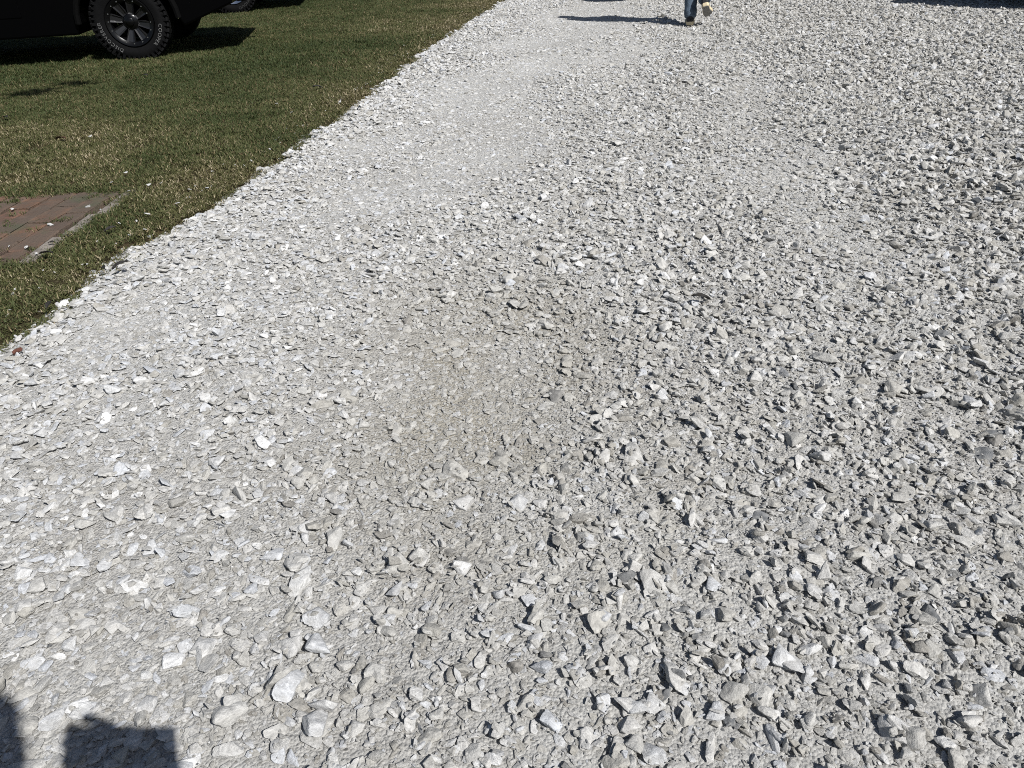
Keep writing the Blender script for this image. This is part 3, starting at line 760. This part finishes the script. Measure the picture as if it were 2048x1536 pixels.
TRK = .98
def pickup(name, loc, heading, label, cat, group, paint, rad, rim, texts, lift=.34, rear_x=-1.75, front_x=1.75, board=True, scl=1):
    """local +x is the truck's front; origin on the ground midway between the axles"""
    t = bpy.data.objects.new(name, None); col.objects.link(t); t.location = loc; t.rotation_euler = (0, 0, heading); t.scale = (scl,) * 3; tag(t, label, cat, group)
    W_ = 1.94; b0 = lift + .08; ar = rad + .11
    rx, fx = rear_x, front_x; tail = rx - 1.12; nose = fx + .92
    zc = rad
    def clip_arch(xc): return [(x_, z_) for x_, z_ in arch(xc, zc, ar) if z_ > b0 - .001]
    low = [(tail, .62), (tail + .02, .50)] + [(rx - ar - .05, b0 + .02)] + clip_arch(rx) + [(rx + ar + .05, b0)] + [(fx - ar - .05, b0)] + clip_arch(fx) + [(fx + ar + .06, b0 + .06), (nose - .06, .55), (nose, .72), (nose - .02, 1.02), (nose - .16, 1.12), (fx - .55, 1.14), (rx + 1.05, 1.10), (tail + .02, 1.08), (tail, 1.02)]
    profile_body('body', low, W_, paint, t, bev=.02)
    cab = [(fx - .52, 1.18), (fx - 1.15, 1.72), (fx - 1.5, 1.80), (rx + 1.45, 1.80), (rx + 1.12, 1.70), (rx + 1.02, 1.18)]
    profile_body('cab', cab, W_ - .06, paint, t, taper=.22, bev=.03)
    for s_ in (-1, 1):
        yy = s_ * ((W_ - .06) / 2 - .115)
        for a_, b_ in ((fx - 1.45, fx - .95), (rx + 1.30, fx - 1.55)):
            box_obj('window', ((a_ + b_) / 2, yy, 1.49), (b_ - a_, .02, .36), M_GLASS, t, rot=(s_ * -.33 * -1 if s_ > 0 else -.33, 0, 0), bev=.004)
    box_obj('windscreen', (fx - .80, 0, 1.49), (.02, 1.45, .62), M_GLASS, t, rot=(0, -.80, 0), bev=.003)
    box_obj('rear_window', (rx + 1.055, 0, 1.50), (.02, 1.35, .34), M_GLASS, t, rot=(0, .20, 0), bev=.003)
    box_obj('tonneau_cover', ((tail + rx + 1.0) / 2, 0, 1.09), (2.05, 1.70, .03), M_TRIM, t, bev=.008)
    bm = bmesh.new(); box(bm, (tail - .07, 0, .60), (.16, 1.80, .18), bev=.04); box(bm, (tail - .12, 0, .50), (.20, .08, .05), bev=.01); bm_obj('rear_bumper', bm, M_TRIM, t)
    bm = bmesh.new(); box(bm, (nose + .03, 0, .60), (.18, 1.88, .26), bev=.05); bm_obj('front_bumper', bm, M_TRIM, t)
    box_obj('grille', (nose - .005, 0, .90), (.05, 1.05, .24), M_TRIM, t, bev=.01)
    for s_ in (-1, 1):
        box_obj('headlight', (nose - .02, s_ * .76, .92), (.08, .34, .18), M_LAMPW, t, bev=.02)
        box_obj('tail_light', (tail + .005, s_ * .88, .86), (.05, .15, .32), M_LAMPR, t, bev=.015)
        bm = bmesh.new(); box(bm, (fx - .98, s_ * 1.08, 1.28), (.10, .20, .24), bev=.03); bm_obj('wing_mirror', bm, M_TRIM, t)
        d_ = box_obj('door', ((fx - .55 + rx + 1.1) / 2 + .42, s_ * (W_ / 2 + .002), .82), (.92, .012, .74), paint, t, bev=.004)
        box_obj('handle', (fx - 1.42, s_ * (W_ / 2 + .02), 1.06), (.17, .03, .035), M_TRIM, t, bev=.008)
        d_ = box_obj('door', ((fx - .55 + rx + 1.1) / 2 - .52, s_ * (W_ / 2 + .002), .84), (.90, .012, .70), paint, t, bev=.004)
        if board:
            bm = bmesh.new(); tube(bm, [(rx + ar + .16, s_ * .93, lift - .02), (rx + ar + .24, s_ * 1.0, lift - .04), (fx - ar - .24, s_ * 1.0, lift - .04), (fx - ar - .16, s_ * .93, lift - .02)], .046, 12)
            for xb in (rx + ar + .35, 0, fx - ar - .35): box(bm, (xb, s_ * .86, lift), (.05, .26, .03))
            bm_obj('running_board', bm, M_TRIM, t)
        for xc, nm in ((rx, 'wheel_arch'), (fx, 'wheel_arch')):
            bm = bmesh.new(); pts = [(x_, s_ * (W_ / 2 + .012), z_) for x_, z_ in arch(xc, zc, ar + .01, 18)]; tube(bm, pts, .032, 8); bm_obj('fender_flare', bm, M_TRIM, t)
    # underbody
    bm = bmesh.new()
    box(bm, (0, .42, .56), (4.6, .09, .15)); box(bm, (0, -.42, .56), (4.6, .09, .15)); box(bm, (.3, 0, .55), (2.6, .75, .12)); box(bm, (-.35, .62, .50), (1.0, .26, .20), bev=.04)
    bm_obj('frame_rails', bm, M_UNDER, t)
    for xc in (rx, fx):
        bm = bmesh.new(); tube(bm, [(xc, -TRK + .25, rad - .01), (xc, TRK - .25, rad - .01)], .045, 12); bmesh.ops.create_uvsphere(bm, u_segments=16, v_segments=10, radius=.15, matrix=Matrix.Translation((xc, .05, rad - .01)))
        bm_obj('axle', bm, M_UNDER, t, smooth=True)
    bm = bmesh.new(); tube(bm, [(.2, -.25, .46), (rx + .5, -.3, .46), (rx + .1, -.62, .62), (rx - .5, -.66, .56), (tail + .05, -.68, .52)], .032, 12); bm_obj('exhaust_pipe', bm, M_UNDER, t, smooth=True)
    bm = bmesh.new(); bmesh.ops.create_cone(bm, cap_ends=True, segments=32, radius1=rad * .95, radius2=rad * .95, depth=.24, matrix=Matrix.Translation((rx - .60, 0, .66))); bm_obj('spare_tyre', bm, M_RUBBER, t)
    for xc in (rx, fx):
        for s_ in (-1, 1):
            wheel(t, xc, s_, rad, .26, rim, texts if (s_ > 0 and xc == rx) else None, detail=(s_ > 0 and xc == rx))
    return t
# the truck beside the driveway, tail to the right, its left rear wheel in view
TS = .83
def place_by_wheel(outer, heading, rear_x, side=1):
    """origin so that the outer foot of the rear wheel on that side stands at 'outer'"""
    ux = Vector((math.cos(heading), math.sin(heading), 0)); uy = Vector((-math.sin(heading), math.cos(heading), 0))
    return Vector((outer[0], outer[1], 0)) - (ux * rear_x + uy * side * TRK) * TS
hd = R(188)
pickup('pickup_truck', place_by_wheel((-3.25, 7.50), hd, -1.75), hd, 'black lifted pickup truck on the lawn with white lettered all terrain tyre', 'pickup truck', None,
       M_BLACK, .395, 'black', [('COOPER', 118, M_LETTER, .045), ('DISCOVERER', 240, M_LETTER, .045), ('A/T', 350, M_LETTER, .046)], lift=.21, board=False, scl=TS)
hd2 = R(187)
pickup('pickup_truck', place_by_wheel((-3.50, 11.48), hd2, -1.75), hd2, 'second dark pickup truck behind the black one with bright metal rims', 'pickup truck', None,
       M_SILVER, .40, 'bright', [('S2UNDUO', 140, M_LETTERG, .050)], lift=.28, scl=TS)
hd3 = R(183)
pickup('parked_car', Vector((4.42, 11.08, 0)), R(178), 'dark vehicle across the far driveway whose shade just touches the top edge', 'car', None, M_SILVER, .37, 'bright', None, lift=.26)
pickup('parked_car', Vector((7.24, 6.70, 0)), R(135), 'dark vehicle beyond the right frame edge casting shade on the far gravel', 'car', None, M_BLACK, .38, 'black', None, lift=.27)

# ------------------------------------------------------------------ people
def skin_mesh(name, V, E, Rd, m, parent=None, sub=2, root=0):
    me = bpy.data.meshes.new(name); me.from_pydata(V, E, []); o = link(name, me)
    md = o.modifiers.new('skin', 'SKIN'); md.use_smooth_shade = True
    sv = me.skin_vertices[0].data
    for i, r_ in enumerate(Rd):
        sv[i].radius = (r_, r_) if not isinstance(r_, tuple) else r_
        sv[i].use_root = (i == root)
    s_ = o.modifiers.new('sub', 'SUBSURF'); s_.levels = sub; s_.render_levels = sub
    dg = bpy.context.evaluated_depsgraph_get(); m2 = bpy.data.meshes.new_from_object(o.evaluated_get(dg)); m2.name = name
    bpy.data.objects.remove(o); m2.materials.clear(); m2.materials.append(m); m2.shade_smooth()
    return link(name, m2, parent)
def chainset(chains):
    """chains: list of lists of (key or None, point, radius); shared keys join"""
    V, Rd, E, ids = [], [], [], {}
    for ch in chains:
        prev = None
        for k, p, r_ in ch:
            if k is not None and k in ids: i = ids[k]
            else:
                i = len(V); V.append(tuple(p)); Rd.append(r_)
                if k is not None: ids[k] = i
            if prev is not None: E.append((prev, i))
            prev = i
    return V, E, Rd
def lerp(a, b, t): return tuple(a[i] + (b[i] - a[i]) * t for i in range(3))
def hand_chain(wk, wr, d, nrm, curl, side):
    """palm and five fingers from the wrist; d: pointing direction, nrm: back-of-hand normal"""
    d = Vector(d).normalized(); nrm = Vector(nrm).normalized(); s_ = d.cross(nrm).normalized() * side
    w_ = Vector(wr); out = []
    palm = w_ + d * .045
    out.append([(wk, wr, .026), (wk + 'p', palm, (.030, .022))])
    for k, (o_, ln) in enumerate(((.030, .072), (.010, .080), (-.010, .074), (-.029, .058))):
        p0 = palm + d * .035 + s_ * o_; pts = [(wk + 'p', palm, (.030, .022)), (None, p0, .0105)]
        dd = d.copy(); q = p0
        for j in range(3):
            dd = (dd - nrm * curl[j]).normalized(); q = q + dd * ln / 3 * (1.1 - .1 * j); pts.append((None, q, .009 - .0006 * j))
        out.append(pts)
    th = w_ + d * .030 + s_ * .028
    out.append([(wk + 'p', palm, (.030, .022)), (None, th, .012), (None, th + (s_ * .6 + d * .7 - nrm * .3).normalized() * .032, .0105), (None, th + (s_ * .35 + d * .9 - nrm * .45).normalized() * .058, .009)])
    return out
def person(name, label, J, hair=True, group=None, jacket=M_JACKET, jeans=M_JEANS):
    root = bpy.data.objects.new(name, None); col.objects.link(root); root.location = J['origin']; tag(root, label, 'person', group)
    o = Vector(J['origin'])
    j = {k: (Vector(v_) - o) for k, v_ in J.items() if k not in ('origin', 'look', 'hl', 'hr', 'rolll', 'rollr')}
    hp, ch, nk, hd_ = j['hips'], j['chest'], j['neck'], j['head']
    chains = [[('hips', hp, (.15, .115)), ('waist', hp.lerp(ch, .45), (.135, .10)), ('chest', ch, (.165, .115)), ('neck', nk, .058), ('nk2', nk.lerp(hd_, .45), .054), ('head', hd_, (.078, .092)), ('crown', hd_ + Vector((0, 0, .085)), (.062, .075))]]
    for s_ in 'lr':
        chains.append([('hips', hp, .15), (None, j['hip' + s_], .098), (None, j['hip' + s_].lerp(j['knee' + s_], .5), .078), (None, j['knee' + s_], .058), (None, j['knee' + s_].lerp(j['ank' + s_], .35), .056), (None, j['ank' + s_], .038),
                       (None, j['ank' + s_].lerp(j['toe' + s_], .5) , .036), (None, j['toe' + s_], .026)])
        chains.append([('chest', ch, .165), (None, j['sh' + s_], .062), (None, j['sh' + s_].lerp(j['el' + s_], .5), .048), (None, j['el' + s_], .040), (None, j['el' + s_].lerp(j['wr' + s_], .4), .036), ('wr' + s_, j['wr' + s_], .026)])
        hd2_ = J['h' + s_]; chains += hand_chain('wr' + s_, j['wr' + s_], *hd2_)
    V, E, Rd = chainset(chains)
    skin_mesh('body', V, E, Rd, M_SKIN, root)
    # clothes
    cl = []
    for s_ in 'lr':
        kn, an = j['knee' + s_], j['ank' + s_]
        sh = an - kn
        cl.append([('h', hp + Vector((0, 0, -.01)), (.165, .130)), (None, j['hip' + s_], .112), (None, j['hip' + s_].lerp(kn, .5), .092), (None, kn, .074), (None, kn + sh * .35, .070), (None, kn + sh * .62, .062), (None, kn + sh * .76, .068), (None, kn + sh * .83, .058), (None, kn + sh * .92, .070), (None, kn + sh * .98, .062), (None, kn + sh * 1.07, .064)])
    cl.append([('h', hp, .165), (None, hp + Vector((0, 0, .09)), (.155, .12))])
    V, E, Rd = chainset(cl); skin_mesh('jeans', V, E, Rd, jeans, root)
    cl = [[('w', hp + Vector((0, 0, .04)), (.195, .165)), (None, hp.lerp(ch, .5), (.185, .155)), ('c', ch, (.205, .165)), (None, nk - Vector((0, 0, .02)), .085)]]
    for s_ in 'lr': cl.append([('c', ch, .185), (None, j['sh' + s_], .088), (None, j['sh' + s_].lerp(j['el' + s_], .5), .070), (None, j['el' + s_], .060), (None, j['el' + s_].lerp(j['wr' + s_], .5), .048), (None, j['el' + s_].lerp(j['wr' + s_], .93), .042)])
    V, E, Rd = chainset(cl); skin_mesh('jacket', V, E, Rd, jacket, root)
    # head details
    lk = Vector(J['look']).normalized(); q = lk.to_track_quat('Y', 'Z')
    def hp_(x_, y_, z_): return hd_ + q @ Vector((x_, y_, z_))
    bm = bmesh.new(); bmesh.ops.create_uvsphere(bm, u_segments=24, v_segments=16, radius=1)
    for v_ in list(bm.verts):
        c_ = v_.co
        if c_.z < -.45 or (c_.y > .35 and c_.z < .42): bm.verts.remove(v_)
    for v_ in bm.verts: v_.co = hp_(v_.co.x * .094, v_.co.y * .112 - .006, v_.co.z * .125 + .055) * (1)
    bm_obj('hair', bm, M_HAIR, root, smooth=True)
    bm = bmesh.new(); tube(bm, [hp_(0, .088, .03), hp_(0, .108, .0), hp_(0, .104, -.012)], [.009, .013, .008], 8); bm_obj('nose', bm, M_SKIN, root, smooth=True)
    for s_ in (-1, 1):
        bm = bmesh.new(); bmesh.ops.create_uvsphere(bm, u_segments=12, v_segments=8, radius=.013, matrix=Matrix.Translation(hp_(s_ * .032, .078, .028))); bm_obj('eye', bm, M_EYE, root, smooth=True)
        bm = bmesh.new(); bmesh.ops.create_uvsphere(bm, u_segments=12, v_segments=8, radius=1)
        for v_ in bm.verts: v_.co = hp_(s_ * .082 + v_.co.x * .010, -.004 + v_.co.y * .018, .01 + v_.co.z * .032)
        bm_obj('ear', bm, M_SKIN, root, smooth=True)
    bm = bmesh.new(); tube(bm, [hp_(-.024, .086, -.038), hp_(0, .094, -.037), hp_(.024, .086, -.038)], [.003, .007, .003], 8); bm_obj('mouth', bm, M_LIP, root, smooth=True)
    for s_ in 'lr': shoe(root, j['ank' + s_], j['toe' + s_], J.get('roll' + s_, 0), 1 if s_ == 'r' else -1)
    return root
def shoe(root, an, toe, roll, side):
    """built along +y (toe), z up, heel at y=0; sole length .30"""
    out = []
    for t in np.linspace(0, 1, 17):      # heel to toe
        wd = np.interp(t, [0, .04, .12, .3, .45, .7, .86, .95, 1], [.018, .031, .036, .034, .036, .048, .044, .030, .012])
        cxo = np.interp(t, [0, .4, .75, 1], [0, -.002, .004, -.006]) * side
        out.append((t * .30, wd, cxo))
    def ringobj(name, lv, m, cap=True):
        """lv: list of (z function, width factor)"""
        bm = bmesh.new(); layers = []
        for zf, wf, grow in lv:
            lp = []
            pts = [(c_ + w_ * wf, y_) for y_, w_, c_ in out] + [(c_ - w_ * wf, y_) for y_, w_, c_ in out[::-1]]
            for x_, y_ in pts: lp.append(bm.verts.new((x_, .15 + (y_ - .15) * grow, zf(y_))))
            layers.append(lp)
        for a, b in zip(layers, layers[1:]):
            for k in range(len(a)): bm.faces.new((a[k], a[(k + 1) % len(a)], b[(k + 1) % len(b)], b[k]))
        bm.faces.new(layers[0][::-1]); bm.faces.new(layers[-1])
        bmesh.ops.triangulate(bm, faces=[f for f in bm.faces if len(f.verts) > 4])
        ob = bm_obj(name, bm, m, sroot, smooth=False); return ob
    sroot = bpy.data.objects.new('shoe', None); col.objects.link(sroot); sroot.parent = root
    dirv = (Vector(toe) - Vector(an))
    up = Vector((0, 0, 1))
    # sole direction: from heel to toe with the ankle 8 cm above the heel side of the sole
    yv = dirv.normalized()
    zv = (up - yv * up.dot(yv)).normalized(); 
    rm = Matrix.Rotation(roll, 3, yv); zv = rm @ zv
    xv = yv.cross(zv).normalized()
    # toe target lies about 3 cm above the sole, ankle 9 cm: tilt so that the sole is parallel to the line lowered
    mat_ = Matrix((xv, yv, zv)).transposed()
    tilt = Matrix.Rotation(.27, 3, 'X')
    mat_ = mat_ @ tilt
    off = Vector(an) - mat_ @ Vector((0, .062, .084))
    sroot.matrix_local = Matrix.Translation(off) @ mat_.to_4x4() @ Matrix.Scale(.93, 4)
    ringobj('outsole', [(lambda y_: -.000, .90, .985), (lambda y_: .005, .98, 1.0)], M_SOLEB)
    ringobj('sole', [(lambda y_: .0052, 1.0, 1.0), (lambda y_: .013, 1.08, 1.015), (lambda y_: .034 - .004 * y_, 1.06, 1.01), (lambda y_: .038, .98, 1.0)], M_SOLE)
    top = lambda y_: np.interp(y_, [0, .05, .11, .17, .23, .30], [.098, .090, .092, .078, .052, .036])
    ringobj('upper', [(lambda y_: .031, .97, .985), (lambda y_: .031 + (top(y_) - .031) * .45, .98, .985), (lambda y_: .031 + (top(y_) - .031) * .8, .80, .95), (lambda y_: top(y_), .52, .86)], M_SHOE)
    for s_ in (-1, 1):
        for k in range(3):
            y_ = .105 + .026 * k
            box_obj('stripe', (s_ * .0395, y_, .058), (.004, .011, .052), M_STRIPE, sroot, rot=(.45, 0, -s_ * .0), bev=.001)
    return sroot
walker = dict(origin=(1.94, 7.95, 0.02), hips=(1.98, 8.03, .97), chest=(1.97, 8.06, 1.33), neck=(1.97, 8.07, 1.53), head=(1.96, 8.10, 1.68),
              hipl=(1.89, 8.03, .93), hipr=(2.08, 8.03, .93), kneel=(1.905, 8.06, .52), kneer=(2.075, 8.15, .53), ankl=(1.895, 7.93, .085), ankr=(1.995, 7.83, .225),
              toel=(1.94, 8.11, .028), toer=(2.075, 7.98, .095), shl=(1.79, 8.06, 1.44), shr=(2.15, 8.06, 1.44), ell=(1.74, 8.14, 1.17), elr=(2.20, 7.96, 1.17),
              wrl=(1.76, 8.28, .95), wrr=(2.22, 8.00, .92), look=(-.05, 1, -.05), hl=((.0, .3, -1), (-1, 0, 0), (.25, .3, .3), 1), hr=((0, .1, -1), (1, 0, 0), (.25, .3, .3), -1), rollr=-.35, rolll=0)
person('person', 'person in blue jeans and black three striped sneakers walking away up the driveway', walker)
photog = dict(origin=(0.250, -0.580, 0), hips=(0.250, -0.600, .93), chest=(0.250, -0.580, 1.28), neck=(0.250, -0.570, 1.47), head=(0.250, -0.540, 1.62),
              hipl=(0.150, -0.600, .89), hipr=(0.350, -0.600, .89), kneel=(0.140, -0.580, .50), kneer=(0.370, -0.560, .50), ankl=(0.140, -0.630, .11), ankr=(0.380, -0.610, .11),
              toel=(0.120, -0.450, .05), toer=(0.400, -0.430, .05), shl=(0.060, -0.580, 1.38), shr=(0.440, -0.580, 1.38), ell=(0.000, -0.560, 1.10), elr=(.33, -.30, 1.04),
              wrl=(0.020, -0.520, .88), wrr=(.120, -.10, 1.005), look=(0, .7, -.5), hl=((0, .15, -1), (-1, 0, 0), (.25, .3, .3), 1), hr=((-.75, .50, .22), (.1, .6, -.8), (.35, .5, .45), -1))
person('person', 'person standing behind the camera holding up a phone, shadow falling at bottom left', photog)
ph = bpy.data.objects.new('phone', None); col.objects.link(ph); tag(ph, 'dark phone held sideways in the photographer hand', 'phone')
pm = Matrix((ax_r, -ax_d, -fw)).transposed().to_4x4(); pm.translation = Vector((0, 0, CAM_H)) - fw * .012 + ax_r * .035 + ax_d * .014
ph.matrix_world = pm
box_obj('case', (0, 0, 0), (.158, .076, .009), M_PHONE, ph, bev=.0035)
box_obj('screen', (0, 0, .0049), (.148, .068, .0008), M_GLASS, ph)

# ------------------------------------------------------------------ tree left of the camera, its twigs shade the lawn
tr = bpy.data.objects.new('tree', None); col.objects.link(tr); tr.location = (-5.2, 1.2, 0); tag(tr, 'leafy tree left of the frame whose twigs throw two small shadows on the lawn', 'tree')
bm = bmesh.new(); rt_ = random.Random(2)
tube(bm, [(0, 0, -.05), (.03, 0, .8), (.10, .02, 1.8), (.05, .08, 2.9), (.10, .1, 4.2)], [.21, .16, .14, .12, .08], 12)
tips = []
def limb(p, d, ln, r_, lev):
    pts = [Vector(p)]; dd = Vector(d).normalized()
    for k in range(4):
        dd = (dd + Vector((rt_.uniform(-.25, .25), rt_.uniform(-.25, .25), rt_.uniform(-.05, .2)))).normalized(); pts.append(pts[-1] + dd * ln / 4)
    tube(bm, pts, [r_, r_ * .8, r_ * .6, r_ * .45, r_ * .3], 6)
    if lev:
        for k in range(4):
            limb(pts[1 + k % 4], (dd + Vector((rt_.uniform(-1, 1), rt_.uniform(-1, 1), rt_.uniform(-.3, .7)))), ln * .5, r_ * .45, lev - 1)
    else: tips.extend(pts[1:])
for k in range(8):
    a = k * .785 + rt_.uniform(-.2, .2)
    limb((.08, .05, 2.4 + .25 * k), (math.cos(a), math.sin(a), .55), 1.35, .055, 2)
# one long limb that reaches over the lawn
lim_end = Vector((-3.37 + .632 * 3.6, 6.19 - .675 * 3.6, 3.6)) - Vector((-5.2, 1.2, 0))
p0 = Vector((.10, .04, 3.0)); lm = [p0.lerp(lim_end, t) + Vector((0, 0, .5 * math.sin(math.pi * t))) for t in np.linspace(0, 1, 9)]
bm_obj('trunk', bm, M_BARK, tr, smooth=True)
bm = bmesh.new(); tube(bm, lm, list(np.linspace(.028, .004, 9)), 8); bm_obj('branch', bm, M_BARK, tr, smooth=True)
v, f = [], []
def addleaf(c_, sz):
    q = Euler((rt_.uniform(-1, 1), rt_.uniform(-1, 1), rt_.uniform(0, 6.3))).to_matrix(); i0 = len(v)
    for a, b in ((-.5, 0), (-.15, .28), (.5, 0), (-.15, -.28)): v.append(tuple(Vector(c_) + q @ Vector((a * sz, b * sz, 0))))
    f.append((i0, i0 + 1, i0 + 2, i0 + 3))
for t in tips:
    for k in range(7): addleaf(t + Vector((rt_.gauss(0, .13), rt_.gauss(0, .13), rt_.gauss(0, .11))), rt_.uniform(.07, .12))
for dx, dy, nn_, sx_, sy_ in ((-.10, -.14, 120, .085, .09), (.06, .17, 95, .075, .045)):
    for k in range(nn_): addleaf(lim_end + Vector((dx + rt_.gauss(0, sx_), dy + rt_.gauss(0, sy_), rt_.gauss(0, .05))), rt_.uniform(.05, .09))
cr_ = link('crown', me_from('crown', v, f, M_LEAF), tr)
tag(cr_, kind='stuff')
sc.cycles.pixel_filter_type = 'BLACKMAN_HARRIS'; sc.cycles.filter_width = 1.0; sc.cycles.max_bounces = 4; sc.cycles.use_adaptive_sampling = True; sc.cycles.adaptive_threshold = .015
try: sc.cycles.use_denoising = False
except Exception: pass
